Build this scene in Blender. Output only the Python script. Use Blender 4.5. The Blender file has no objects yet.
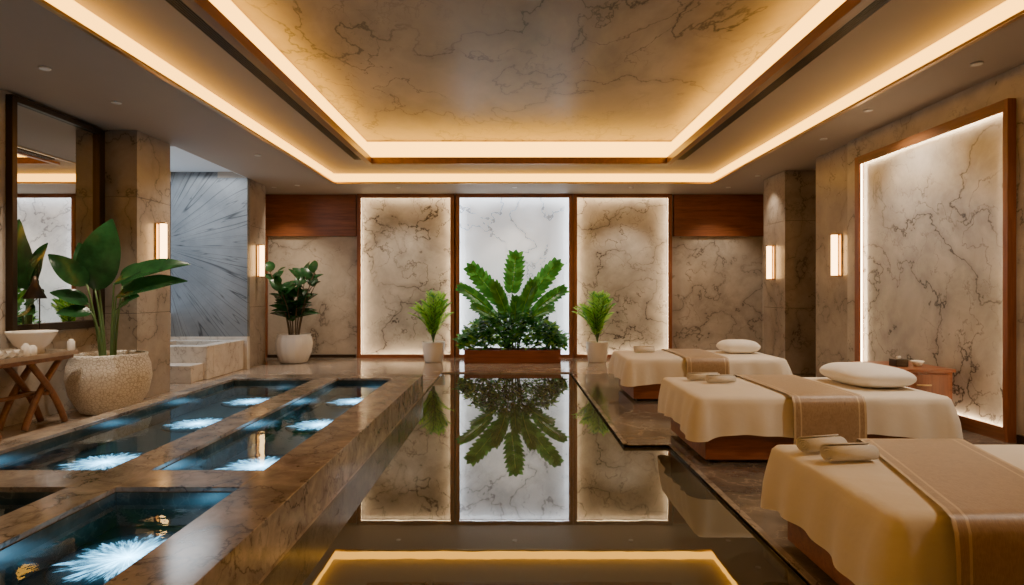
import bpy, bmesh, math, random
from mathutils import Vector, Matrix
R = random.Random(7)
PI = math.pi
COL = bpy.context.scene.collection

# ------------------------------------------------------------------ materials
def newmat(name):
    m = bpy.data.materials.new(name); m.use_nodes = True
    nt = m.node_tree; nt.nodes.clear()
    out = nt.nodes.new('ShaderNodeOutputMaterial')
    return m, nt, out
def N(nt, t, **kw):
    n = nt.nodes.new('ShaderNode' + t)
    for k, v in kw.items(): setattr(n, k, v)
    return n
def setin(n, **kw):
    for k, v in kw.items():
        n.inputs[k.replace('_', ' ')].default_value = v
def L(nt, a, b): nt.links.new(a, b)
def c4(c): return (c[0], c[1], c[2], 1)
def mth(nt, op, a, b=None, clamp=False):
    n = N(nt, 'Math', operation=op); n.use_clamp = clamp
    for i, x in enumerate((a, b)):
        if x is None: continue
        if isinstance(x, (int, float)): n.inputs[i].default_value = x
        else: L(nt, x, n.inputs[i])
    return n.outputs[0]
def mixc(nt, fac, a, b, mode='MIX'):
    n = N(nt, 'Mix', data_type='RGBA'); n.blend_type = mode
    for s, x in ((n.inputs[0], fac), (n.inputs[6], a), (n.inputs[7], b)):
        if isinstance(x, (int, float)): s.default_value = x
        elif isinstance(x, tuple): s.default_value = c4(x)
        else: L(nt, x, s)
    return n.outputs[2]
def noise(nt, vec, scale, detail=4, rough=.55, dist=0.0):
    n = N(nt, 'TexNoise'); setin(n, Scale=scale, Detail=detail, Roughness=rough, Distortion=dist)
    if vec is not None: L(nt, vec, n.inputs['Vector'])
    return n.outputs[0]
def maprange(nt, v, a, b, c=0., d=1.):
    n = N(nt, 'MapRange'); L(nt, v, n.inputs[0])
    for i, x in enumerate((a, b, c, d)): n.inputs[i+1].default_value = x
    return n.outputs[0]
def worldpos(nt, rot=(0, 0, 0), sc=(1, 1, 1), loc=(0, 0, 0)):
    g = N(nt, 'NewGeometry'); m = N(nt, 'Mapping')
    m.inputs['Location'].default_value = loc
    m.inputs['Rotation'].default_value = rot; m.inputs['Scale'].default_value = sc
    L(nt, g.outputs['Position'], m.inputs['Vector']); return m.outputs[0]

def plain(name, col, rough=.5, metal=0., var=.0, vscale=8, bump=0., bscale=40, ior=1.45, sheen=0.):
    m, nt, out = newmat(name); p = N(nt, 'BsdfPrincipled')
    setin(p, Roughness=rough, Metallic=metal, IOR=ior)
    if sheen: p.inputs['Sheen Weight'].default_value = sheen
    pos = worldpos(nt)
    n = noise(nt, pos, vscale)
    d = tuple(max(0, x*(1-var)) for x in col); e = tuple(x*(1+var) for x in col)
    L(nt, mixc(nt, n, d, e), p.inputs['Base Color'])
    if bump:
        b = N(nt, 'Bump'); setin(b, Strength=bump, Distance=.01)
        L(nt, noise(nt, pos, bscale, 3), b.inputs['Height']); L(nt, b.outputs[0], p.inputs['Normal'])
    L(nt, p.outputs[0], out.inputs[0]); return m

def marble(name, c1, c2, vein, scale=1., rough=.25, vstr=.8, width=.02, rot=(.5, .6, .4), sc=(1, 1, 1.0),
           emis=0., emcol=None, ior=1.5, refl=None, loc=(0, 0, 0)):
    m, nt, out = newmat(name); p = N(nt, 'BsdfPrincipled')
    setin(p, Roughness=rough, IOR=ior)
    pos = worldpos(nt, rot, sc, loc)
    base = mixc(nt, maprange(nt, noise(nt, pos, 1.7*scale, 8, .68, .4), .32, .68), c1, c2)
    def vn(s, w, amp, det=9, dist=.25, r=.54):
        n = noise(nt, pos, s*scale, det, r, dist)
        return maprange(nt, mth(nt, 'ABSOLUTE', mth(nt, 'SUBTRACT', n, .5)), 0, w, amp, 0)
    v1 = vn(1.0, width*.42, 1.1); halo = vn(1.0, width*3.2, .36)
    mask = maprange(nt, noise(nt, pos, 1.1*scale, 2), .40, .58)
    v2 = mth(nt, 'MULTIPLY', vn(2.1, width*.45, .9), mask)
    mask3 = maprange(nt, noise(nt, pos, 1.6*scale, 1), .48, .62)
    v3 = mth(nt, 'MULTIPLY', vn(4.6, width*.6, .55, 6), mask3)
    v = mth(nt, 'MAXIMUM', mth(nt, 'MAXIMUM', v1, halo), mth(nt, 'MAXIMUM', v2, v3))
    v = mth(nt, 'MULTIPLY', v, mth(nt, 'MULTIPLY', maprange(nt, noise(nt, pos, .9*scale, 2), .33, .5, .35, 1.), vstr), True)
    col = mixc(nt, v, base, vein)
    L(nt, col, p.inputs['Base Color'])
    if emis:
        L(nt, mixc(nt, 1., col, emcol or (1, 1, 1), 'MULTIPLY'), p.inputs['Emission Color'])
        p.inputs['Emission Strength'].default_value = emis
    if refl:
        fr = N(nt, 'Fresnel'); fr.inputs[0].default_value = refl
        gl = N(nt, 'BsdfGlossy'); setin(gl, Roughness=rough); gl.inputs[0].default_value = (.95, .93, .9, 1)
        p.inputs['Specular IOR Level'].default_value = 0
        mx = N(nt, 'MixShader'); L(nt, fr.outputs[0], mx.inputs[0]); L(nt, p.outputs[0], mx.inputs[1]); L(nt, gl.outputs[0], mx.inputs[2])
        L(nt, mx.outputs[0], out.inputs[0])
    else:
        L(nt, p.outputs[0], out.inputs[0])
    return m

def wood(name, c1, c2, axis='Z', rough=.35):
    m, nt, out = newmat(name); p = N(nt, 'BsdfPrincipled'); setin(p, Roughness=rough)
    sc = {'Z': (9, 9, .7), 'X': (.7, 9, 9), 'Y': (9, .7, 9)}[axis]
    pos = worldpos(nt, sc=sc)
    a = noise(nt, pos, 1.5, 6, .65, .8); b = noise(nt, pos, 7, 4, .6, .3)
    f = mth(nt, 'ADD', mth(nt, 'MULTIPLY', a, .7), mth(nt, 'MULTIPLY', b, .3))
    L(nt, mixc(nt, maprange(nt, f, .35, .65), c1, c2), p.inputs['Base Color'])
    L(nt, p.outputs[0], out.inputs[0]); return m

def emit(name, col, s):
    m, nt, out = newmat(name); e = N(nt, 'Emission'); e.inputs[0].default_value = c4(col); e.inputs[1].default_value = s
    L(nt, e.outputs[0], out.inputs[0]); return m

def leafmat(name, c1, c2, rough=.35, tr_=.25):
    m, nt, out = newmat(name); p = N(nt, 'BsdfPrincipled'); setin(p, Roughness=rough)
    pos = worldpos(nt)
    L(nt, mixc(nt, maprange(nt, noise(nt, pos, 9, 4), .35, .65), c1, c2), p.inputs['Base Color'])
    tr = N(nt, 'BsdfTranslucent'); tr.inputs[0].default_value = c4(tuple(x*1.3 for x in c2))
    mx = N(nt, 'MixShader'); mx.inputs[0].default_value = tr_
    L(nt, p.outputs[0], mx.inputs[1]); L(nt, tr.outputs[0], mx.inputs[2]); L(nt, mx.outputs[0], out.inputs[0]); return m

M = {}
VE = (.055, .04, .03)
M['wallmarble'] = marble('beige_wall_marble', (.53, .465, .39), (.38, .325, .265), VE, 1.0, .3, .85, .022)
M['panelmarble'] = marble('panel_marble', (.58, .54, .485), (.39, .355, .31), (.055, .045, .04), 1.0, .22, .95, .026, rot=(.3, .9, .2), loc=(3, 1, 2))
M['pilaster'] = marble('pilaster_marble', (.40, .335, .27), (.28, .23, .185), VE, 1.1, .3, .85, .02, loc=(7, 2, 1))
M['whitemarble'] = marble('backlit_white_marble', (.84, .86, .88), (.66, .68, .71), (.20, .21, .23), .9, .2, .9, .024, rot=(.2, .9, .1), emis=.85, emcol=(.88, .95, 1.), loc=(1, 4, 6))
M['ceilmarble'] = marble('ceiling_marble', (.42, .355, .29), (.30, .25, .20), (.03, .022, .018), .62, .35, 1., .022, rot=(.2, .3, .9), sc=(1, .6, 1), loc=(2, 0, 0))
M['curb'] = marble('brown_curb_marble', (.47, .395, .32), (.16, .128, .10), (.05, .036, .027), 2.2, .15, .85, .045, rot=(.3, .2, .6), loc=(5, 5, 0), refl=1.42)
M['liner'] = marble('dark_green_marble', (.045, .055, .045), (.025, .032, .028), (.14, .14, .11), 2.5, .15, .6, .03)
M['floorlight'] = marble('beige_floor_marble', (.44, .35, .265), (.29, .22, .165), (.08, .055, .04), 1.4, .13, .75, .02, refl=1.5)
M['floordark'] = marble('dark_floor_stone', (.165, .135, .108), (.08, .066, .054), (.36, .285, .21), 1.3, .12, .7, .016, refl=1.6, loc=(0, 3, 0))
M['tubmarble'] = marble('tub_marble', (.76, .70, .62), (.62, .55, .47), (.22, .17, .13), 1.5, .25, .6, .02)
M['plaster'] = plain('soffit_plaster', (.40, .335, .272), .6, var=.04, vscale=2)
M['ceilwhite'] = plain('white_plaster', (.88, .90, .91), .7, var=.02)
M['woodz'] = wood('walnut_vertical', (.16, .045, .014), (.32, .11, .038), 'Z')
M['woodx'] = wood('walnut_horizontal', (.15, .042, .013), (.32, .105, .034), 'X')
M['woody'] = wood('walnut_lengthwise', (.15, .06, .02), (.27, .11, .04), 'Y')
M['teak'] = wood('teak', (.16, .07, .03), (.30, .14, .06), 'X')
M['black'] = plain('blackened_metal', (.02, .016, .013), .4, var=.1)
M['bronze'] = plain('dark_bronze', (.06, .04, .025), .35, .8, .1)
M['brass'] = plain('brushed_brass', (.6, .4, .18), .3, 1., .05)
M['joint'] = plain('dark_joint', (.04, .028, .02), .8)
M['linen'] = plain('cream_linen', (.76, .69, .585), .85, var=.05, vscale=3, bump=.4, bscale=8, sheen=.2)
M['mattress'] = plain('ivory_mattress', (.6, .5, .38), .9, var=.05)
M['pillow'] = plain('white_cotton', (.88, .85, .79), .85, var=.04, bump=.3, bscale=14, sheen=.2)
M['towel'] = plain('terry_towel', (.86, .81, .73), .95, var=.05, bump=.9, bscale=220, sheen=.3)
M['cer'] = plain('white_ceramic', (.84, .81, .76), .25, var=.03)
M['soil'] = plain('potting_soil', (.035, .022, .014), .95, var=.5, vscale=60, bump=1., bscale=60)
M['rust'] = wood('planter_wood', (.17, .045, .018), (.30, .095, .035), 'X')
M['leafdk'] = leafmat('dark_leaf', (.008, .04, .012), (.022, .10, .026), .25)
M['leafmd'] = leafmat('mid_leaf', (.022, .17, .02), (.045, .26, .03), .35)
M['leaflt'] = leafmat('bright_leaf', (.16, .42, .03), (.34, .62, .08), .4, .4)
M['leafgr'] = leafmat('fresh_leaf', (.05, .25, .03), (.10, .36, .05), .4, .35)
M['stem'] = plain('plant_stem', (.09, .16, .05), .5, var=.2)
M['trunk'] = plain('woody_stem', (.1, .065, .035), .8, var=.3)
M['cove'] = emit('cove_led_warm', (1., .46, .05), 7.)
M['cove2'] = emit('cove_led_warm_outer', (1., .46, .05), 6.5)
M['led'] = emit('panel_led', (1., .74, .44), 28.)
M['ledcool'] = emit('panel_led_cool', (.84, .93, 1.), 28.)
M['bulb'] = emit('sconce_glass', (1., .55, .20), 12.)
M['down'] = emit('downlight_lens', (1., .8, .55), 12.)
M['window'] = emit('daylight_glazing', (.55, .72, .92), 1.1)

def runner_mat(name, c1, c2, st):
    m, nt, out = newmat(name); p = N(nt, 'BsdfPrincipled'); setin(p, Roughness=.42)
    p.inputs['Sheen Weight'].default_value = .4
    fine = noise(nt, worldpos(nt, sc=(260, 40, 40)), 1.0, 2)
    dam = noise(nt, worldpos(nt), 26, 3, .6, 1.2)
    f = maprange(nt, mth(nt, 'ADD', mth(nt, 'MULTIPLY', fine, .5), mth(nt, 'MULTIPLY', dam, st)), .3, .72)
    L(nt, mixc(nt, f, c1, c2), p.inputs['Base Color'])
    b = N(nt, 'Bump'); setin(b, Strength=.3, Distance=.003); L(nt, fine, b.inputs['Height']); L(nt, b.outputs[0], p.inputs['Normal'])
    L(nt, p.outputs[0], out.inputs[0]); return m
M['run1'] = runner_mat('bronze_gold_satin', (.23, .135, .06), (.40, .265, .135), .5)
M['run2'] = runner_mat('gold_border', (.48, .34, .18), (.62, .47, .27), .4)

def potmat():
    m, nt, out = newmat('pebbled_white_pot'); p = N(nt, 'BsdfPrincipled'); setin(p, Roughness=.6)
    pos = worldpos(nt); v = N(nt, 'TexVoronoi', feature='DISTANCE_TO_EDGE'); v.inputs['Scale'].default_value = 30
    L(nt, pos, v.inputs['Vector']); d = maprange(nt, v.outputs['Distance'], 0, .10)
    L(nt, mixc(nt, d, (.54, .47, .39), (.86, .81, .73)), p.inputs['Base Color'])
    b = N(nt, 'Bump'); setin(b, Strength=.8, Distance=.01); L(nt, d, b.inputs['Height']); L(nt, b.outputs[0], p.inputs['Normal'])
    L(nt, p.outputs[0], out.inputs[0]); return m
M['pot'] = potmat()

def watermat(name, deep, ior, tint, bump=.02, clear=False):
    m, nt, out = newmat(name)
    fr = N(nt, 'Fresnel'); fr.inputs[0].default_value = ior
    gl = N(nt, 'BsdfGlossy'); gl.inputs['Roughness'].default_value = .015; gl.inputs[0].default_value = c4(tint)
    if clear:
        a = N(nt, 'BsdfTransparent'); a.inputs[0].default_value = c4(deep)
    else:
        a = N(nt, 'BsdfDiffuse')
        pos = worldpos(nt); n = noise(nt, pos, .8, 5, .6, 1)
        L(nt, mixc(nt, n, tuple(x*.5 for x in deep), tuple(x*1.6 for x in deep)), a.inputs[0])
    b = N(nt, 'Bump'); setin(b, Strength=bump, Distance=.02)
    L(nt, noise(nt, worldpos(nt), 5 if not clear else 9, 2), b.inputs['Height'])
    L(nt, b.outputs[0], gl.inputs['Normal'])
    mx = N(nt, 'MixShader'); L(nt, fr.outputs[0], mx.inputs[0]); L(nt, a.outputs[0], mx.inputs[1]); L(nt, gl.outputs[0], mx.inputs[2])
    L(nt, mx.outputs[0], out.inputs[0]); return m
M['poolwater'] = watermat('still_pool_water', (.085, .080, .058), 2.3, (.96, .95, .92), .006)
M['basinwater'] = watermat('clear_basin_water', (.74, .92, .96), 1.28, (.85, .95, .95), .03, True)
M['basinfloor'] = plain('dark_teal_tile', (.014, .038, .05), .3, var=.4, vscale=9)

def mirrormat():
    m, nt, out = newmat('mirror_glass'); g = N(nt, 'BsdfGlossy'); g.inputs['Roughness'].default_value = .01
    g.inputs[0].default_value = (.75, .72, .68, 1); L(nt, g.outputs[0], out.inputs[0]); return m
M['mirror'] = mirrormat()

def starmat():
    m, nt, out = newmat('underwater_starburst_glow')
    tc = N(nt, 'TexCoord'); sep = N(nt, 'SeparateXYZ'); L(nt, tc.outputs['Object'], sep.inputs[0])
    cb = N(nt, 'CombineXYZ'); L(nt, sep.outputs[0], cb.inputs[0]); L(nt, sep.outputs[1], cb.inputs[1])
    ln = N(nt, 'VectorMath', operation='LENGTH'); L(nt, cb.outputs[0], ln.inputs[0])
    nm = N(nt, 'VectorMath', operation='NORMALIZE'); L(nt, cb.outputs[0], nm.inputs[0])
    ad = N(nt, 'VectorMath', operation='MULTIPLY_ADD'); L(nt, cb.outputs[0], ad.inputs[0])
    ad.inputs[1].default_value = (1.2, 1.2, 1.2); L(nt, nm.outputs[0], ad.inputs[2])
    st = noise(nt, ad.outputs[0], 6, 5, .75)
    # light burst on the basin floor painted as emission: rays reach different radii
    reach = maprange(nt, noise(nt, nm.outputs[0], 5, 4, .7), .35, .65, .17, .31)
    edge = mth(nt, 'SUBTRACT', 1., mth(nt, 'DIVIDE', ln.outputs['Value'], reach), True)
    st = mth(nt, 'POWER', maprange(nt, st, .42, .62), 1.6)
    fall = maprange(nt, ln.outputs['Value'], 0., .31, 1., 0.)
    core = mth(nt, 'POWER', fall, 5.)
    s = mth(nt, 'ADD', mth(nt, 'MULTIPLY', mth(nt, 'MULTIPLY', st, mth(nt, 'POWER', edge, .5)), 10.), mth(nt, 'MULTIPLY', core, 18.))
    s = mth(nt, 'ADD', s, mth(nt, 'MULTIPLY', fall, .25))
    e = N(nt, 'Emission'); e.inputs[0].default_value = (.26, .66, 1., 1); L(nt, s, e.inputs[1])
    d = N(nt, 'BsdfDiffuse'); d.inputs[0].default_value = (.014, .038, .05, 1)
    a = N(nt, 'AddShader'); L(nt, e.outputs[0], a.inputs[0]); L(nt, d.outputs[0], a.inputs[1]); L(nt, a.outputs[0], out.inputs[0]); return m
M['star'] = starmat()

def raymat():
    m, nt, out = newmat('bookmatched_grey_marble'); p = N(nt, 'BsdfPrincipled'); setin(p, Roughness=.3)
    tc = N(nt, 'NewGeometry'); mp = N(nt, 'VectorMath', operation='SUBTRACT'); L(nt, tc.outputs['Position'], mp.inputs[0])
    mp.inputs[1].default_value = (-6.1, 10.19, 2.1)
    nm = N(nt, 'VectorMath', operation='NORMALIZE'); L(nt, mp.outputs[0], nm.inputs[0])
    ad = N(nt, 'VectorMath', operation='MULTIPLY_ADD'); L(nt, mp.outputs[0], ad.inputs[0])
    ad.inputs[1].default_value = (.035, .035, .035); L(nt, nm.outputs[0], ad.inputs[2])
    s = noise(nt, ad.outputs[0], 6, 1, .5)
    l = maprange(nt, mth(nt, 'ABSOLUTE', mth(nt, 'SUBTRACT', s, .5)), 0, .012, .9, 0)
    s2 = noise(nt, ad.outputs[0], 14, 1, .5)
    l2 = maprange(nt, mth(nt, 'ABSOLUTE', mth(nt, 'SUBTRACT', s2, .5)), 0, .014, .7, 0)
    base = mixc(nt, maprange(nt, noise(nt, worldpos(nt), 1.5, 6, .6), .3, .7), (.25, .265, .275), (.13, .14, .15))
    L(nt, mixc(nt, mth(nt, 'MAXIMUM', l, l2), base, (.025, .028, .032)), p.inputs['Base Color'])
    L(nt, p.outputs[0], out.inputs[0]); return m
M['ray'] = raymat()

# ------------------------------------------------------------------ mesh builder
class B:
    def __init__(s, name): s.n = name; s.v = []; s.f = []; s.mi = []; s.sm = []; s.mats = []
    def add(s, vs, fs, mat, smooth=False):
        if mat not in s.mats: s.mats.append(mat)
        k = s.mats.index(mat); o = len(s.v); s.v += [tuple(v) for v in vs]
        for f in fs: s.f.append([i+o for i in f]); s.mi.append(k); s.sm.append(smooth)
    def box(s, x0, x1, y0, y1, z0, z1, mat):
        v = [(x, y, z) for z in (z0, z1) for y in (y0, y1) for x in (x0, x1)]
        s.add(v, [(0, 2, 3, 1), (4, 5, 7, 6), (0, 1, 5, 4), (2, 6, 7, 3), (0, 4, 6, 2), (1, 3, 7, 5)], mat)
    def lathe(s, c, prof, mat, seg=32, flute=0, fa=0.):
        vs = []; n = len(prof)
        for i in range(seg):
            a = 2*PI*i/seg; k = 1+fa*math.cos(flute*a) if flute else 1
            for r, z in prof: vs.append((c[0]+r*k*math.cos(a), c[1]+r*k*math.sin(a), c[2]+z))
        fs = []
        for i in range(seg):
            j = (i+1) % seg
            for q in range(n-1): fs.append((i*n+q, j*n+q, j*n+q+1, i*n+q+1))
        fs.append([i*n for i in range(seg)][::-1]); fs.append([i*n+n-1 for i in range(seg)])
        s.add(vs, fs, mat, True)
    def tube(s, pts, rad, mat, seg=8):
        pts = [Vector(p) for p in pts]; n = len(pts); vs = []
        if isinstance(rad, (int, float)): rad = [rad]*n
        for i, p in enumerate(pts):
            d = (pts[min(i+1, n-1)]-pts[max(i-1, 0)]).normalized()
            u = d.cross(Vector((0, 1, 0)) if abs(d.y) < .9 else Vector((1, 0, 0))).normalized(); w = d.cross(u)
            for k in range(seg):
                a = 2*PI*k/seg; vs.append(p+(u*math.cos(a)+w*math.sin(a))*rad[i])
        fs = [(i*seg+k, i*seg+(k+1) % seg, (i+1)*seg+(k+1) % seg, (i+1)*seg+k) for i in range(n-1) for k in range(seg)]
        fs.append(list(range(seg))); fs.append([(n-1)*seg+k for k in range(seg)])
        s.add(vs, fs, mat, True)
    def leaf(s, p0, p1, w, up, mat, sag=.08, n=9, fold=.25, pw=.8, wav=0.):
        p0 = Vector(p0); p1 = Vector(p1); ax = p1-p0; Ln = ax.length; up = Vector(up)
        side = ax.cross(up)
        if side.length < 1e-5: side = ax.cross(Vector((.3, 1, .2)))
        side.normalize(); nr = side.cross(ax).normalized(); vs = []
        for i in range(n+1):
            t = i/n; c = p0+ax*t+nr*(sag*4*t*(1-t)*Ln)
            ww = w*.5*max(.02, math.sin(PI*min(1, t**pw)))**.75
            for q in (-1, -.5, 0, .5, 1):
                vs.append(c+side*(q*ww)+nr*(abs(q)*ww*fold+wav*w*math.sin(t*14+q*2)*abs(q)))
        fs = [(i*5+k, i*5+k+1, i*5+k+6, i*5+k+5) for i in range(n) for k in range(4)]
        s.add(vs, fs, mat, True)
    def build(s, bevel=0., parent=None, recalc=True, subs=0):
        c = Vector([(min(v[i] for v in s.v)+max(v[i] for v in s.v))/2 for i in range(3)])
        me = bpy.data.meshes.new(s.n); me.from_pydata([tuple(Vector(v)-c) for v in s.v], [], s.f)
        for m in s.mats: me.materials.append(M[m])
        for p, k, sm in zip(me.polygons, s.mi, s.sm): p.material_index = k; p.use_smooth = sm
        if recalc:
            bm = bmesh.new(); bm.from_mesh(me); bmesh.ops.recalc_face_normals(bm, faces=bm.faces); bm.to_mesh(me); bm.free()
        o = bpy.data.objects.new(s.n, me); COL.objects.link(o); o.location = c
        if bevel:
            b = o.modifiers.new('bevel', 'BEVEL'); b.width = bevel; b.segments = 2; b.limit_method = 'ANGLE'; b.angle_limit = .9
        if parent: o.parent = parent
        return o
def one(name, boxes, bevel=0.):
    b = B(name)
    for x in boxes: b.box(*x)
    return b.build(bevel)

H = 3.25
# ------------------------------------------------------------------ floor & pools
one('floor', [(-6, -3.55, -2.6, 12.2, -.4, 0, 'floorlight'),
              (-3.55, -1.14, 7.7, 12.2, -.4, 0, 'floorlight'),
              (-3.55, -1.14, -2.6, 7.7, -.4, -.0, 'floorlight'),
              (-1.14, .95, 9.8, 12.2, -.4, 0, 'floorlight'),
              (.95, 6, 9.6, 12.2, -.4, 0, 'floorlight'),
              (.95, 6, 5.1, 9.6, -.4, 0, 'floordark'),
              (1.33, 6, -2.6, 5.1, -.4, 0, 'floordark')], 0)
one('reflecting_pool', [(-1.14, .95, 5.1, 9.8, -.35, -.02, 'poolwater'), (-1.14, 1.33, -2.6, 5.1, -.35, -.02, 'poolwater')])
one('trim_5', [(.95, .99, 5.1, 9.8, -.02, .006, 'curb'), (.95, 1.33, 5.1, 5.14, -.02, .006, 'curb'), (1.33, 1.37, -2.6, 5.14, -.02, .006, 'curb')], .002)

pl = B('stone_basin_plinth'); Zc = .25
for x0, x1 in ((-3.55, -3.4), (-2.4, -2.14), (-1.47, -1.14)):
    pl.box(x0, x1, -.9, 7.7, 0, Zc, 'curb')
for x0, x1 in ((-3.4, -2.4), (-2.14, -1.47)):
    for y0, y1 in ((7.35, 7.7), (3.24, 3.55), (-.9, -.5)):
        pl.box(x0, x1, y0, y1, 0, Zc, 'curb')
    for y0, y1 in ((-.5, 3.24), (3.55, 7.35)):
        pl.box(x0, x1, y0, y1, .0, .04, 'basinfloor')
        e = .008; zt = .225
        pl.box(x0, x0+e, y0, y1, .04, zt, 'liner'); pl.box(x1-e, x1, y0, y1, .04, zt, 'liner')
        pl.box(x0+e, x1-e, y0, y0+e, .04, zt, 'liner'); pl.box(x0+e, x1-e, y1-e, y1, .04, zt, 'liner')
pl.build(.003)
wb = B('basin_water')
for x0, x1 in ((-3.4, -2.4), (-2.14, -1.47)):
    for y0, y1 in ((-.5, 3.24), (3.55, 7.35)):
        wb.add([(x0, y0, .19), (x1, y0, .19), (x1, y1, .19), (x0, y1, .19)], [(0, 1, 2, 3)], 'basinwater')
wb.build()
for x, ys in ((-1.805, (2.82, 1.1, 4.3, 5.65, 6.85)), (-2.98, (2.3, .8, 4.4, 5.7, 6.85))):
    for y in ys:
        b = B('underwater_light')
        b.lathe((x, y, .041), [(.0, .0), (.3, .0), (.31, .004), (.31, .012), (.3, .016), (.0, .016)], 'star', 40)
        b.build()

# ------------------------------------------------------------------ ceiling
def ring(b, xo0, xo1, yo0, yo1, xi0, xi1, yi0, yi1, z0, z1, mat):
    b.box(xo0, xi0, yo0, yo1, z0, z1, mat); b.box(xi1, xo1, yo0, yo1, z0, z1, mat)
    b.box(xi0, xi1, yo0, yi0, z0, z1, mat); b.box(xi0, xi1, yi1, yo1, z0, z1, mat)
c = B('ceiling')
OX0, OX1, OY0, OY1 = -3.15, 3.56, -1.4, 10.68
IX0, IX1, IY0, IY1 = -2.3, 2.53, -.6, 9.73
ring(c, -4.5, 4.36, -2.6, 12.1, OX0, OX1, OY0, OY1, H, H+.02, 'plaster')
c.box(-5.0, -4.5, -2.6, 8.01, H, H+.1, 'plaster'); c.box(-5.0, -4.5, 10.19, 12.1, H, H+.1, 'plaster')
c.box(-5.9, -4.5, 8.01, 10.25, H+.1, H+.15, 'ceilwhite')
c.box(-4.52, -4.5, 8.01, 10.19, H, H+.1, 'ceilwhite')
c.box(4.36, 5.4, -2.6, 12.1, H, H+.1, 'plaster')
ring(c, OX0-.3, OX1+.3, OY0-.3, OY1+.3, IX0, IX1, IY0, IY1, 3.42, 3.45, 'plaster')
ring(c, OX0-.32, OX1+.32, OY0-.32, OY1+.32, OX0-.3, OX1+.3, OY0-.3, OY1+.3, H+.02, 3.45, 'plaster')
c.box(IX0-.4, IX1+.4, IY0-.4, IY1+.4, 3.78, 3.82, 'ceilmarble')
ring(c, IX0-.3, IX1+.3, IY0-.3, IY1+.3, IX0-.14, IX1+.14, IY0-.14, IY1+.14, 3.45, 3.78, 'plaster')
c.build()
t = B('trim_1'); ring(t, IX0-.06, IX1+.06, IY0-.06, IY1+.06, IX0+.03, IX1-.03, IY0+.03, IY1-.03, 3.385, 3.49, 'woody'); t.build(.004)
t = B('trim_2'); ring(t, OX0-.03, OX1+.03, OY0-.03, OY1+.03, OX0+.015, OX1-.015, OY0+.015, OY1-.015, 3.235, 3.256, 'brass'); t.build(.003)
v = B('linear_air_vent')
for x in (IX0-.20, IX1+.06):
    v.box(x, x+.14, 1, 9.5, 3.405, 3.42, 'black')
    for k in range(6): v.box(x+.01+k*.022, x+.018+k*.022, 1, 9.5, 3.398, 3.412, 'bronze')
v.build()
g = B('cove_light_strip')
ring(g, OX0-.05, OX1+.05, OY0-.05, OY1+.05, OX0-.03, OX1+.03, OY0-.03, OY1+.03, 3.27, 3.418, 'cove2')
ring(g, IX0-.09, IX1+.09, IY0-.09, IY1+.09, IX0-.07, IX1+.07, IY0-.07, IY1+.07, 3.49, 3.76, 'cove')
g.build()

# ------------------------------------------------------------------ walls
one('wall_back', [(-6, 6, 12.0, 12.2, 0, H+.1, 'wallmarble')])
one('wall_front', [(-6, 6, -2.7, -2.6, 0, 3.5, 'wallmarble')])
one('wall_left', [(-5.1, -4.9, -2.6, 7.2, 0, H, 'wallmarble'),
                  (-5.9, -4.9, 7.9, 8.01, 0, H+.1, 'wallmarble'),
                  (-5.9, -5.8, 8.01, 10.3, 0, .95, 'tubmarble'), (-5.9, -5.8, 8.01, 10.3, 3.2, H+.1, 'tubmarble'),
                  (-5.8, -4.5, 10.2, 10.3, .55, H+.1, 'ray'), (-5.8, -4.5, 10.2, 10.3, 0, .55, 'tubmarble'),
                  (-5.1, -4.94, 10.3, 12, 0, H, 'wallmarble')])
one('window_1', [(-5.88, -5.84, 8.01, 10.2, .95, 3.2, 'window'), (-5.84, -5.8, 9.0, 9.05, .95, 3.2, 'black')])
one('wall_right', [(4.36, 4.55, -2.6, 7.8, 0, H, 'wallmarble'), (4.40, 4.55, 7.8, 8.69, 0, H, 'pilaster'),
                   (5.2, 5.4, 8.0, 12, 0, H, 'wallmarble'), (5.0, 5.2, 10.4, 12, 0, H, 'wallmarble'),
                   (4.55, 5.2, 8.59, 8.69, 0, H, 'wallmarble')])
def pil(name, x0, x1, y0, y1, cuts, mat='pilaster'):
    b = B(name); zs = [0]+cuts+[H]
    b.box(x0+.01, x1-.01, y0+.01, y1-.01, 0, H, 'joint')
    for a, d in zip(zs[:-1], zs[1:]): b.box(x0, x1, y0, y1, a+.003, d-.003, mat)
    return b.build()
pil('marble_column', -4.9, -4.5, 7.2, 7.9, [1.05, 2.45])
pil('marble_column', -4.94, -4.5, 10.3, 10.95, [1.05, 2.45])
pil('marble_column', 4.36, 5.0, 9.58, 10.4, [1.05, 2.45])
one('trim_3', [(-4.94, -3.1, 11.93, 12, 2.42, H, 'woodx'), (-4.94, -4.88, 11.93, 12, 0, 2.42, 'woodz')], .004)
one('trim_4', [(3.22, 5.0, 11.93, 12, 2.42, H, 'woodx')], .004)
one('baseboard_back', [(-4.88, -3.12, 11.96, 12, 0, .06, 'bronze'), (3.24, 5.0, 11.96, 12, 0, .06, 'bronze')])
one('baseboard_right', [(4.33, 4.36, -2.6, 5.15, 0, .08, 'bronze'), (4.33, 4.36, 7.62, 7.8, 0, .08, 'bronze')])

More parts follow.
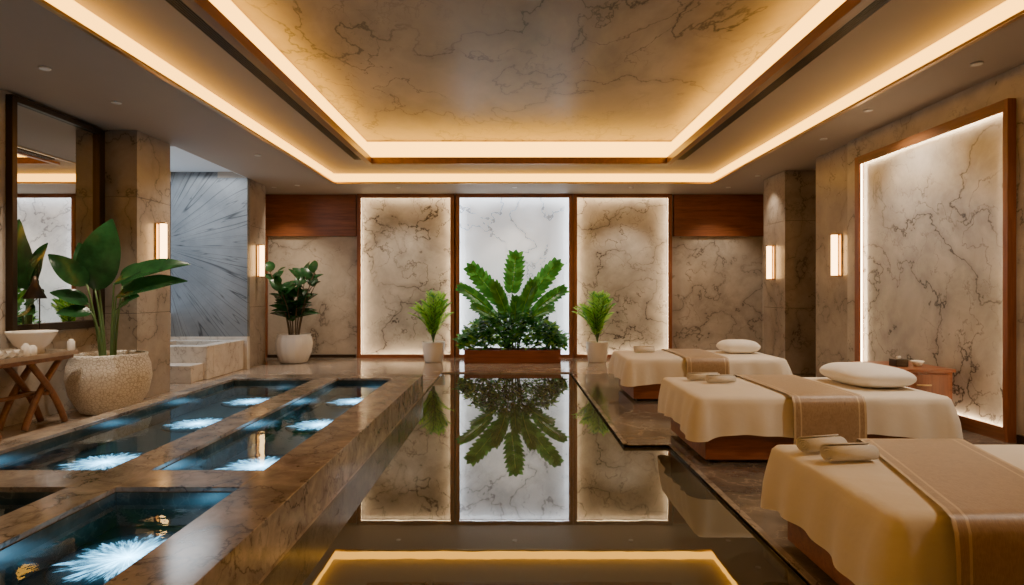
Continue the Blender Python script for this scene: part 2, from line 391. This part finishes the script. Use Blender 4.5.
def backpanel(x0, x1, slab, led, z0=.06, z1=3.19, fw=.06):
    b = B('backlit_marble_panel')
    b.box(x0, x1, 11.97, 11.998, z0, z1, slab); T = H-.003
    b.box(x0-fw, x0, 11.84, 11.998, 0, T, 'woodz'); b.box(x1, x1+fw, 11.84, 11.998, 0, T, 'woodz')
    b.box(x0, x1, 11.84, 11.998, z1, T, 'woodx'); b.box(x0, x1, 11.84, 11.998, 0, z0, 'woodx')
    e = .014; l = .018
    b.box(x0, x0+e, 11.87, 11.89, z0, z1, led); b.box(x1-e, x1, 11.87, 11.89, z0, z1, led)
    b.box(x0+e, x1-e, 11.87, 11.89, z1-e, z1, led); b.box(x0+e, x1-e, 11.87, 11.89, z0, z0+e, led)
    b.box(x0, x0+l, 11.845, 11.868, z0, z1, 'woodz'); b.box(x1-l, x1, 11.845, 11.868, z0, z1, 'woodz')
    b.box(x0+l, x1-l, 11.845, 11.868, z1-l, z1, 'woodx'); b.box(x0+l, x1-l, 11.845, 11.868, z0, z0+l, 'woodx')
    b.build()
backpanel(-3.0, -1.2, 'panelmarble', 'led')
backpanel(-1.05, 1.14, 'whitemarble', 'ledcool')
backpanel(1.27, 3.10, 'panelmarble', 'led')

b = B('framed_marble_panel')
y0, y1, z0, z1 = 5.22, 7.42, .10, 2.90; X = 4.358; fw = .08
b.box(X-.012, X, y0, y1, z0, z1, 'panelmarble')
b.box(X-.075, X, y0-.035, y0, 0, z1+fw, 'woodz'); b.box(X-.075, X, y1, y1+fw, 0, z1+fw, 'woodz')
b.box(X-.075, X, y0, y1, z1, z1+fw, 'woody'); b.box(X-.075, X, y0, y1, 0, z0, 'woody')
e = .014; l = .02
b.box(X-.05, X-.034, y0, y0+e, z0, z1, 'led'); b.box(X-.05, X-.034, y1-e, y1, z0, z1, 'led')
b.box(X-.05, X-.034, y0+e, y1-e, z1-e, z1, 'led'); b.box(X-.05, X-.034, y0+e, y1-e, z0, z0+e, 'led')
b.box(X-.073, X-.053, y0, y0+l, z0, z1, 'woodz'); b.box(X-.073, X-.053, y1-l, y1, z0, z1, 'woodz')
b.box(X-.073, X-.053, y0+l, y1-l, z1-l, z1, 'woody'); b.box(X-.073, X-.053, y0+l, y1-l, z0, z0+l, 'woody')
b.build()

b = B('wall_mirror'); X = -4.898
b.box(X, X+.03, 5.86, 7.02, .98, 3.16, 'mirror')
b.box(X, X+.07, 7.02, 7.12, .9, 3.22, 'bronze'); b.box(X, X+.07, 5.86, 7.02, 3.16, 3.22, 'bronze'); b.box(X, X+.07, 5.86, 7.02, .9, .98, 'bronze')
b.box(X, X+.07, 5.80, 5.86, .9, 3.22, 'bronze')
b.build(.004)

def sconce(x, y, z, sx):
    b = B('wall_sconce')
    xa, xb = sorted((x+sx*.002, x+sx*.02)); b.box(xa, xb, y-.06, y+.06, z-.28, z+.28, 'brass')
    b.tube([(x+sx*.075, y, z-.27), (x+sx*.075, y, z+.27)], .04, 'bulb', 20)
    for zz in (z-.29, z+.27): b.tube([(x+sx*.075, y, zz), (x+sx*.075, y, zz+.02)], .045, 'brass', 20)
    for zz in (z-.282, z+.262):
        xa, xb = sorted((x+sx*.01, x+sx*.075)); b.box(xa, xb, y-.012, y+.012, zz, zz+.02, 'brass')
    return b.build()
sconce(4.40, 8.05, 1.80, -1); sconce(4.36, 10.0, 1.80, -1)
sconce(-4.5, 7.62, 1.90, 1); sconce(-4.5, 10.62, 1.86, 1)

def downlight(x, y, z, power, tilt=None, blend=.8, size=1.6):
    b = B('recessed_downlight')  # shared by the soffit downlights and the added fill spots
    b.lathe((x, y, z-.014), [(.032, 0), (.045, 0), (.047, .006), (.045, .012), (.032, .012)], 'cer', 24)
    b.lathe((x, y, z-.008), [(0, 0), (.032, 0), (.032, .005), (0, .005)], 'down', 24)
    o = b.build()
    ld = bpy.data.lights.new('spot_lamp', 'SPOT'); ld.energy = power; ld.color = (1, .83, .64); ld.spot_size = size; ld.spot_blend = blend; ld.shadow_soft_size = .04
    l = bpy.data.objects.new('spot_lamp', ld); COL.objects.link(l); l.parent = o
    l.location = (0, 0, -.03)
    if tilt:
        d = Vector(tilt)-Vector((x, y, z)); l.rotation_euler = d.to_track_quat('-Z', 'Y').to_euler()
for y in (5.2, 6.14): downlight(-4.05, y, H, 150)
downlight(-3.6, 8.5, H, 110, (-4.6, 8.0, 1.2)); downlight(-3.9, 10.9, H, 100, (-4.0, 11.3, 0))
for y, ty in ((2.6, 2.6), (5.1, 5.05), (7.6, 7.6)): downlight(3.95, y, H, 190, (2.4, ty, .5))  # spots added to brighten the beds
downlight(4.1, 10.0, H, 60); downlight(3.8, 6.4, H, 90, (4.36, 6.4, 1.2), size=2.0)  # the wide one is added as a wash for the right wall
downlight(3.8, 4.0, H, 60, (4.36, 4.0, 1.2), size=2.0)  # another added wash for the right wall
for x in (-2.1, 0.05, 2.2, 4.0, -4.4): downlight(x, 11.1, H, 90, (x, 11.8, .6))  # row added to graze the back panels and light the plants
for y in (3.6, 1.2): downlight(-3.55, y, H, 90)
ld = bpy.data.lights.new('alcove_fill_light', 'AREA'); ld.energy = 52; ld.color = (.86, .93, 1); ld.size = .9; ld.size_y = 1.6; ld.shape = 'RECTANGLE'  # cool area light added below the closed alcove ceiling
l = bpy.data.objects.new('alcove_fill_light', ld); COL.objects.link(l); l.location = (-5.2, 9.1, 3.3)

# ------------------------------------------------------------------ spa tub in the alcove
b = B('stone_hot_tub')
b.box(-5.78, -4.55, 8.95, 9.15, 0, .5, 'tubmarble'); b.box(-5.78, -4.55, 10.0, 10.18, 0, .5, 'tubmarble')
b.box(-5.78, -5.6, 9.15, 10.0, 0, .5, 'tubmarble'); b.box(-4.75, -4.55, 9.15, 10.0, 0, .5, 'tubmarble')
b.box(-5.6, -4.75, 9.15, 10.0, 0, .4, 'poolwater')
b.box(-5.7, -4.6, 8.6, 8.95, 0, .25, 'tubmarble')
b.build(.01)

# ------------------------------------------------------------------ beds
def perim(x0, x1, y0, y1, r, step=.02):
    pts = []
    def arc(cx, cy, a0):
        for k in range(7):
            a = a0+PI/2*k/6; pts.append((cx+r*math.cos(a), cy+r*math.sin(a), math.cos(a), math.sin(a)))
    def seg(xa, ya, xb, yb, nx, ny):
        n = int(math.hypot(xb-xa, yb-ya)/step)
        for k in range(1, n): pts.append((xa+(xb-xa)*k/n, ya+(yb-ya)*k/n, nx, ny))
    arc(x1-r, y0+r, -PI/2); seg(x1, y0+r, x1, y1-r, 1, 0)
    arc(x1-r, y1-r, 0); seg(x1-r, y1, x0+r, y1, 0, 1)
    arc(x0+r, y1-r, PI/2); seg(x0, y1-r, x0, y0+r, -1, 0)
    arc(x0+r, y0+r, PI); seg(x0+r, y0, x1-r, y0, 0, -1)
    return pts
def bed(x0, x1, y0, y1, ph):
    b = B('massage_table')
    b.box(x0+.14, x1-.12, y0+.12, y1-.12, 0, .03, 'black')
    b.box(x0+.09, x1-.07, y0+.06, y1-.06, .03, .36, 'woodx')
    b.box(x0+.05, x1-.05, y0+.04, y1-.04, .36, .49, 'mattress')
    P = perim(x0+.01, x1-.01, y0+.01, y1-.01, .06); n = len(P)
    rings = [(-.30, .520, 0), (-.06, .516, 0), (-.02, .509, 0), (0, .49, .05), (.006, .45, .25), (.014, .39, .55), (.02, .32, .85), (.024, .225, 1.1)]
    vs = []
    for q, (o, z, fa) in enumerate(rings):
        s = 0
        for i, (x, y, nx, ny) in enumerate(P):
            if i: s += math.hypot(x-P[i-1][0], y-P[i-1][1])
            f = .012*math.sin(s*11+ph)+.010*math.sin(s*27+ph*2)+.006*math.sin(s*5.3+1)
            crn = math.exp(-((min(abs(x-x0), abs(x-x1))**2+min(abs(y-y0), abs(y-y1))**2)/.02))
            zz = z
            if q == len(rings)-1: zz = z+.012*math.sin(s*7+ph)-.03*crn
            oo = o+fa*(f+.014+.03*crn)
            if q == 0:
                cx = min(max(x, x0+.3), x1-.3); cy = min(max(y, y0+.3), y1-.3)
                vs.append((cx, cy, z))
            else: vs.append((x+nx*oo, y+ny*oo, zz))
    fs = [(q*n+i, q*n+(i+1) % n, (q+1)*n+(i+1) % n, (q+1)*n+i) for q in range(len(rings)-1) for i in range(n)]
    fs.append(list(range(n)))
    b.add(vs, fs, 'linen', True)
    b.build(0)
def runner(x0, x1, y0, y1, zb=.2, ph=0., skew=0.):
    b = B('bed_runner'); o = .068
    path = [(y0-o, zb), (y0-o-.004, .3), (y0-o, .4), (y0-o+.005, .48), (y0-.035, .525), (y0+.03, .534)]
    ym = (y0+y1)/2; path += [(y0+.25, .534), (ym, .536), (y1-.25, .534)]
    path += [(2*ym-p[0], p[1]) for p in path[5::-1]]
    cols = [0, .03, .09, .11, .30, .5, .7, .89, .91, .97, 1.]
    mt = ['run2', 'run1', 'run2', 'run1', 'run1', 'run1', 'run1', 'run2', 'run1', 'run2']
    sk = lambda y: skew*(y-y1)/(y1-y0)
    vs = []
    for (y, z) in path:
        for cc in cols:
            w = .006*math.sin(cc*9+ph) if z < .47 else 0
            vs.append((x0+sk(y)+(x1-x0)*cc, y+(-abs(w) if y < ym else abs(w)), z))
    n = len(cols)
    for k in range(n-1):
        b.add(vs if k == 0 else [], [], mt[k])
    for r in range(len(path)-1):
        for k in range(n-1):
            b.f.append([r*n+k, r*n+k+1, (r+1)*n+k+1, (r+1)*n+k]); b.mi.append(b.mats.index(mt[k])); b.sm.append(True)
    nf = int((x1-x0)/.012)
    for k in range(nf):
        x = x0+(x1-x0)*(k+.5)/nf
        for y in (y0-o, y1+o): b.box(x+sk(y)-.004, x+sk(y)+.004, y-.003, y+.003, zb-.045, zb+.004, 'run2')
    b.build(0, recalc=False)
def pillow(cx, cy, cz, sx, sy, sz, name='pillow', mat='pillow', rot=0.):
    b = B(name); nu, nv = 36, 18; vs = []
    def sp(v, e): return math.copysign(abs(v)**e, v)
    for j in range(nv+1):
        ph = -PI/2+PI*j/nv
        for i in range(nu):
            th = 2*PI*i/nu
            x = sp(math.cos(ph), .55)*sp(math.cos(th), .5); y = sp(math.cos(ph), .55)*sp(math.sin(th), .5)
            k = (1-.55*(abs(x)**4)*(abs(y)**2)-.25*abs(x)**6)
            z = sp(math.sin(ph), .85)*k
            wr = 1+.012*math.sin(7*x+5*y)
            X_, Y_ = x*sx*wr, y*sy*wr
            vs.append((cx+X_*math.cos(rot)-Y_*math.sin(rot), cy+X_*math.sin(rot)+Y_*math.cos(rot), cz+sz+z*sz))
    fs = [(j*nu+i, j*nu+(i+1) % nu, (j+1)*nu+(i+1) % nu, (j+1)*nu+i) for j in range(nv) for i in range(nu)]
    b.add(vs, fs, mat, True); return b.build()
def rolltowel(cx, cy, cz, ln, r, axis='X', rot=0., name='rolled_towel', fl=.86):
    b = B(name); turns = 3.2; n = 70; th = r/turns*.42; out = []; inn = []
    for i in range(n+1):
        t = i/n; a = t*turns*2*PI; rr = r*(.12+.88*t); out.append((rr*math.cos(a), rr*math.sin(a)*fl)); inn.append(((rr-th)*math.cos(a), (rr-th)*math.sin(a)*fl))
    vs = []
    for s in (-1, 1):
        for (u, w) in out+inn:
            a = rot; lx = s*ln/2; px, py = (lx, u)
            vs.append((cx+px*math.cos(a)-py*math.sin(a), cy+px*math.sin(a)+py*math.cos(a), cz+r*fl+w))
    m = n+1; K = 2*m; fs = []
    for i in range(n):
        fs += [(i, i+1, K+i+1, K+i), (m+i, K+m+i, K+m+i+1, m+i+1), (i, m+i, m+i+1, i+1), (K+i, K+i+1, K+m+i+1, K+m+i)]
    fs += [(n, K+n, K+m+n, m+n), (0, m, K+m, K)]
    b.add(vs, fs, 'towel', True)
    return b.build()
bed(1.36, 3.28, 7.1, 8.2, .3); bed(1.38, 3.34, 4.5, 5.62, 1.7); bed(1.33, 3.36, 2.1, 3.15, 2.9)
runner(2.05, 2.55, 7.1, 8.2); runner(2.08, 2.62, 4.5, 5.62, ph=1); runner(1.82, 2.36, 2.1, 3.15, ph=2, skew=.30)
pillow(2.92, 7.75, .52, .25, .2, .085); pillow(3.0, 5.1, .52, .27, .36, .085, rot=.05)
pillow(3.0, 2.65, .52, .27, .36, .09)
rolltowel(1.72, 7.80, .521, .26, .05, rot=.1)
rolltowel(1.70, 5.32, .521, .28, .05, rot=.12, fl=.7); rolltowel(1.80, 5.17, .521, .24, .045, rot=.1, fl=.8)
rolltowel(1.52, 2.94, .521, .22, .055, rot=.25, fl=.7); rolltowel(1.56, 2.77, .521, .23, .055, rot=.12, fl=.75)

b = B('bedside_cabinet')
b.box(3.62, 4.2, 5.72, 6.35, .05, .54, 'woodx'); b.box(3.6, 4.22, 5.70, 6.37, .54, .57, 'woodx'); b.box(3.66, 4.16, 5.76, 6.3, 0, .05, 'black')
b.box(3.66, 4.16, 5.705, 5.722, .1, .30, 'woodz'); b.box(3.66, 4.16, 5.705, 5.722, .32, .52, 'woodz')
for z in (.2, .42): b.tube([(3.84, 5.69, z), (3.98, 5.69, z)], .008, 'brass')
b.build(.004)
b = B('tissue_box'); b.box(3.78, 3.9, 5.9, 6.02, .57, .64, 'bronze'); b.box(3.82, 3.86, 5.95, 5.97, .64, .67, 'pillow'); b.build(.005)
b = B('oil_burner_bowl'); b.lathe((4.02, 5.95, .57), [(0, 0), (.03, 0), (.035, .01), (.06, .05), (.055, .055), (.03, .02), (0, .015)], 'cer', 24); b.build()

# ------------------------------------------------------------------ console, sink
b = B('console_table')
b.box(-4.82, -4.4, 4.5, 6.1, .68, .72, 'floorlight')
b.box(-4.8, -4.42, 4.55, 6.05, .64, .68, 'teak')
for ya in (5.0, 5.78):
    for s in (-1, 1):
        pts = []
        for k in range(9):
            t = k/8; yy = ya+s*(.22-.44*t+.0); bow = .05*math.sin(t*PI)*s
            pts.append((-4.47 if s > 0 else -4.52, yy+bow, .02+.62*t))
        b.tube(pts, .03, 'teak', 8)
        pts = [(p[0]-.24, p[1], p[2]) for p in pts]; b.tube(pts, .03, 'teak', 8)
    b.tube([(-4.76, ya, .33), (-4.46, ya, .33)], .02, 'teak', 8)
b.tube([(-4.6, 5.0, .33), (-4.6, 5.78, .33)], .02, 'teak', 8)
b.build(0)
b = B('vessel_sink'); b.lathe((-4.61, 5.76, .72), [(0, 0), (.10, 0), (.10, .05), (.14, .08), (.20, .19), (.205, .21), (.195, .21), (.175, .17), (.1, .09), (0, .085)], 'cer', 40); b.build()
for k, (x, y) in enumerate(((-4.5, 5.22), (-4.5, 5.31), (-4.5, 5.4))): rolltowel(x, y, .72, .15, .042, rot=.02)
for x, y, h in ((-4.45, 5.49, .09), (-4.44, 5.56, .07), (-4.43, 6.03, .09)):
    b = B('soap_jar'); b.lathe((x, y, .72), [(0, 0), (.03, 0), (.033, .01), (.033, h), (.02, h+.01), (.02, h+.02), (0, h+.025)], 'cer', 20); b.build()
b = B('desk_lamp'); b.lathe((-4.74, 6.02, .72), [(0, 0), (.05, 0), (.05, .012), (.01, .02), (0, .02)], 'bronze', 20)
b.tube([(-4.74, 6.02, .73), (-4.74, 6.02, 1.30), (-4.73, 5.99, 1.42), (-4.71, 5.93, 1.46)], .006, 'bronze')
b.lathe((-4.70, 5.91, 1.24), [(.1, 0), (.02, .17), (.012, .22), (0, .22), (0, .21), (.015, .16), (.092, .004)], 'bronze', 20); b.build()

# ------------------------------------------------------------------ plants
def qstem(b, p0, p1, p2, r, mat='stem'):
    p0, p1, p2 = map(Vector, (p0, p1, p2)); pts = []
    for k in range(9):
        t = k/8; pts.append(p0*(1-t)**2+p1*2*t*(1-t)+p2*t*t)
    b.tube(pts, [r*(1-.45*k/8) for k in range(9)], mat, 7)
b = B('potted_bird_of_paradise'); cx, cy = -4.40, 6.56
b.lathe((cx, cy, 0), [(0, 0), (.22, 0), (.27, .02), (.37, .2), (.405, .38), (.39, .52), (.36, .60), (.365, .63), (.34, .64), (.33, .60), (.33, .56), (0, .56)], 'pot', 48)
b.lathe((cx, cy, .56), [(0, 0), (.325, 0), (.2, .03), (0, .035)], 'soil', 24)
LV = [((-.12, -.05, 1.32), (.04, -.02, 2.10), .42, (0.25, -1, .1)),
      ((-.12, .0, 1.38), (-.30, -.05, 1.84), .28, (.4, -1, .2)),
      ((.10, -.08, 1.40), (.96, -.14, 1.60), .30, (0, -.9, 1)),
      ((.14, -.1, 1.26), (.94, -.16, 1.42), .27, (0, -1, 1)),
      ((-.16, -.12, 1.38), (-.44, -.30, 1.70), .24, (.3, -1, .5)),
      ((-.16, -.10, 1.18), (-.44, -.28, 1.30), .22, (.2, -.8, 1)),
      ((.06, .12, 1.36), (.34, .2, 1.62), .30, (-.2, -1, .4)),
      ((.18, -.15, 1.12), (.5, -.28, 1.26), .24, (0, -.9, 1)),
      ((-.10, -.14, 1.08), (-.36, -.30, 1.08), .2, (.2, -.9, 1))]
for p0, p1, w, up in LV:
    a = Vector((cx, cy, 0))+Vector(p0); d = Vector((cx, cy, 0))+Vector(p1)
    r0 = (cx+p0[0]*.4, cy+p0[1]*.4, .57)
    qstem(b, r0, (cx+p0[0]*.5, cy+p0[1]*.5, .9), a, .016)
    b.leaf(a, d, w, up, 'leafdk', .07, 14, .18, .75, .012)
    b.tube([a, a+(d-a)*.5], .006, 'stem', 5)
b.build(recalc=False)

b = B('potted_rubber_plant'); cx, cy = -4.05, 11.15
b.lathe((cx, cy, 0), [(0, 0), (.2, 0), (.24, .02), (.31, .2), (.33, .36), (.31, .46), (.29, .50), (.3, .53), (.27, .53), (.26, .48), (0, .47)], 'cer', 64, 16, .02)
b.lathe((cx, cy, .47), [(0, 0), (.25, 0), (.15, .02), (0, .03)], 'soil', 20)
for st in range(8):
    a0 = st*2*PI/8+.4; tx, ty = .44*math.cos(a0), .22*math.sin(a0); top = 1.50+.2*math.sin(st*2.1)
    qstem(b, (cx+tx*.2, cy+ty*.2, .48), (cx+tx*.3, cy+ty*.3, 1.0), (cx+tx, cy+ty, top), .014, 'trunk')
    for k in range(8):
        t = .34+.66*k/7; z = .48+(top-.48)*t; bx = cx+tx*t*t; by = cy+ty*t*t
        a = k*2.4+st; ln = .40-.1*(k/7); el = .2+.6*(k/7)
        tip = (max(-4.85, bx+ln*math.cos(a)*math.cos(el)*1.1), min(11.8, by+.8*ln*math.sin(a)*math.cos(el)), z+ln*math.sin(el))
        b.leaf((bx, by, z), tip, .20, (0, -.5, 1), 'leafdk', .1, 8, .15, .8)
b.build(recalc=False)

def spiky(cx, cy):
    b = B('potted_palm')
    b.lathe((cx, cy, 0), [(0, 0), (.15, 0), (.165, .01), (.2, .2), (.215, .36), (.215, .38), (.19, .38), (.185, .34), (0, .33)], 'cer', 32)
    b.lathe((cx, cy, .33), [(0, 0), (.18, 0), (.1, .02), (0, .02)], 'soil', 20)
    for st in range(30):
        a = st*2.4; sp = .10+.30*((st*7) % 11)/10; h = .86-1.3*max(0, sp-.14)+.06*R.random()
        p2 = Vector((cx+sp*math.cos(a), cy+sp*.8*math.sin(a), .36+h)); p0 = Vector((cx, cy, .34)); p1 = Vector((cx+.08*math.cos(a), cy+.08*math.sin(a), .36+h*.75))
        pts = [p0*(1-t)**2+p1*2*t*(1-t)+p2*t*t for t in [k/10 for k in range(11)]]
        b.tube(pts, .005, 'stem', 5)
        for k in range(2, 11):
            p = pts[k]; d = (pts[k]-pts[k-1]).normalized()
            for s in (-1, 1):
                sd = Vector((-math.sin(a), math.cos(a), 0))*s
                tip = p+(d*.8+sd*.75+Vector((0, 0, -.1))).normalized()*(.20-.008*abs(k-6)*2)
                b.leaf(p, tip, .034, (0, -.7, 1), 'leaflt' if (st+k) % 4 else 'leafgr', .08, 4, .1)
    b.build(recalc=False)
spiky(-1.47, 11.25); spiky(1.6, 11.25)

b = B('planter_box_with_foliage'); cy = 11.28
b.box(-.88, .9, cy-.24, cy-.21, 0, .24, 'rust'); b.box(-.88, .9, cy+.21, cy+.24, 0, .24, 'rust')
b.box(-.88, -.85, cy-.21, cy+.21, 0, .24, 'rust'); b.box(.87, .9, cy-.21, cy+.21, 0, .24, 'rust')
b.box(-.85, .87, cy-.21, cy+.21, 0, .20, 'soil')
for k in range(2300):
    x = R.uniform(-.97, .99); env = max(0, 1-(abs(x)/1.1)**2.6)
    z = .22+R.random()**.7*.72*env; y = cy+R.uniform(-.26, .26)
    a = R.uniform(0, 2*PI); ln = R.uniform(.08, .18); el = R.uniform(-.5, .9)
    b.leaf((x, y, z), (x+ln*math.cos(a)*math.cos(el), y+ln*math.sin(a)*math.cos(el), z+ln*math.sin(el)), ln*R.uniform(.25, .5), (0, -.6, 1), ['leafmd', 'leafdk', 'leafgr', 'leafmd', 'leafgr', 'leaflt'][k % 6], .1, 4, .15)
BL = [((-.26, 0, 1.16), (-.80, -.10, 1.80), .38, (.15, -1, .1)), ((.0, .0, 1.34), (.07, -.06, 2.04), .42, (.1, -1, .1)), ((.34, .0, 1.20), (.88, .02, 1.88), .36, (-.2, -1, .1)),
      ((-.42, -.08, .98), (-.97, -.2, 1.40), .30, (.1, -.8, .5)), ((.42, -.08, .95), (.98, -.2, 1.36), .30, (0, -.8, .5)), ((-.12, -.1, .9), (-.34, -.26, 1.46), .30, (.2, -1, .3)),
      ((.2, -.1, .92), (.40, -.26, 1.50), .30, (-.2, -1, .3)), ((.3, -.12, .78), (.74, -.3, 1.0), .24, (0, -.8, .6)), ((-.3, -.12, .8), (-.72, -.3, 1.04), .24, (0, -.8, .6)),
      ((.05, -.14, .8), (.08, -.32, 1.2), .26, (0, -1, .4))]
for p0, p1, w, up in BL:
    p0 = Vector((p0[0], cy+p0[1], p0[2])); p1 = Vector((p1[0], cy+p1[1], p1[2]))
    qstem(b, (p0.x*.3, cy, .2), (p0.x*.4, cy, .7), p0, .014)
    ax = (p1-p0).normalized(); up = Vector(up); side = ax.cross(up).normalized(); Ln = (p1-p0).length; nr = side.cross(ax).normalized()
    arch = lambda t: p0.lerp(p1, t)+nr*(.10*4*t*(1-t)*Ln)
    b.tube([arch(q/6)+nr*.004 for q in range(7)], [.010-.001*q for q in range(7)], 'leaflt', 6)
    nl = 9
    for k in range(nl):
        t = .0+.90*k/(nl-1); c0 = arch(t); hw = w*.5*math.sin(PI*min(1, (.22+.68*t)))**.6
        for s in (-1, 1):
            tip = c0+side*s*hw+ax*(.07+.05*t)-nr*.03
            b.leaf(c0-ax*.04, tip, Ln/nl*1.45, up, 'leafgr' if (k+s) % 3 == 0 else 'leafmd', .06, 7, .1, .62)
    b.leaf(arch(.8), p1+ax*.07, .13, up, 'leafmd', .03, 6, .1)
b.build(recalc=False)
# ------------------------------------------------------------------ world, camera
w = bpy.data.worlds.new('world'); w.use_nodes = True; w.node_tree.nodes['Background'].inputs[0].default_value = (.9, .75, .6, 1)
w.node_tree.nodes['Background'].inputs[1].default_value = .05; bpy.context.scene.world = w
cd = bpy.data.cameras.new('camera'); cam = bpy.data.objects.new('camera', cd); COL.objects.link(cam)
cd.lens = 36*600/1024; cd.sensor_width = 36; cam.location = (0, 0, 1.3); cam.rotation_euler = (PI/2, 0, 0)
bpy.context.scene.camera = cam
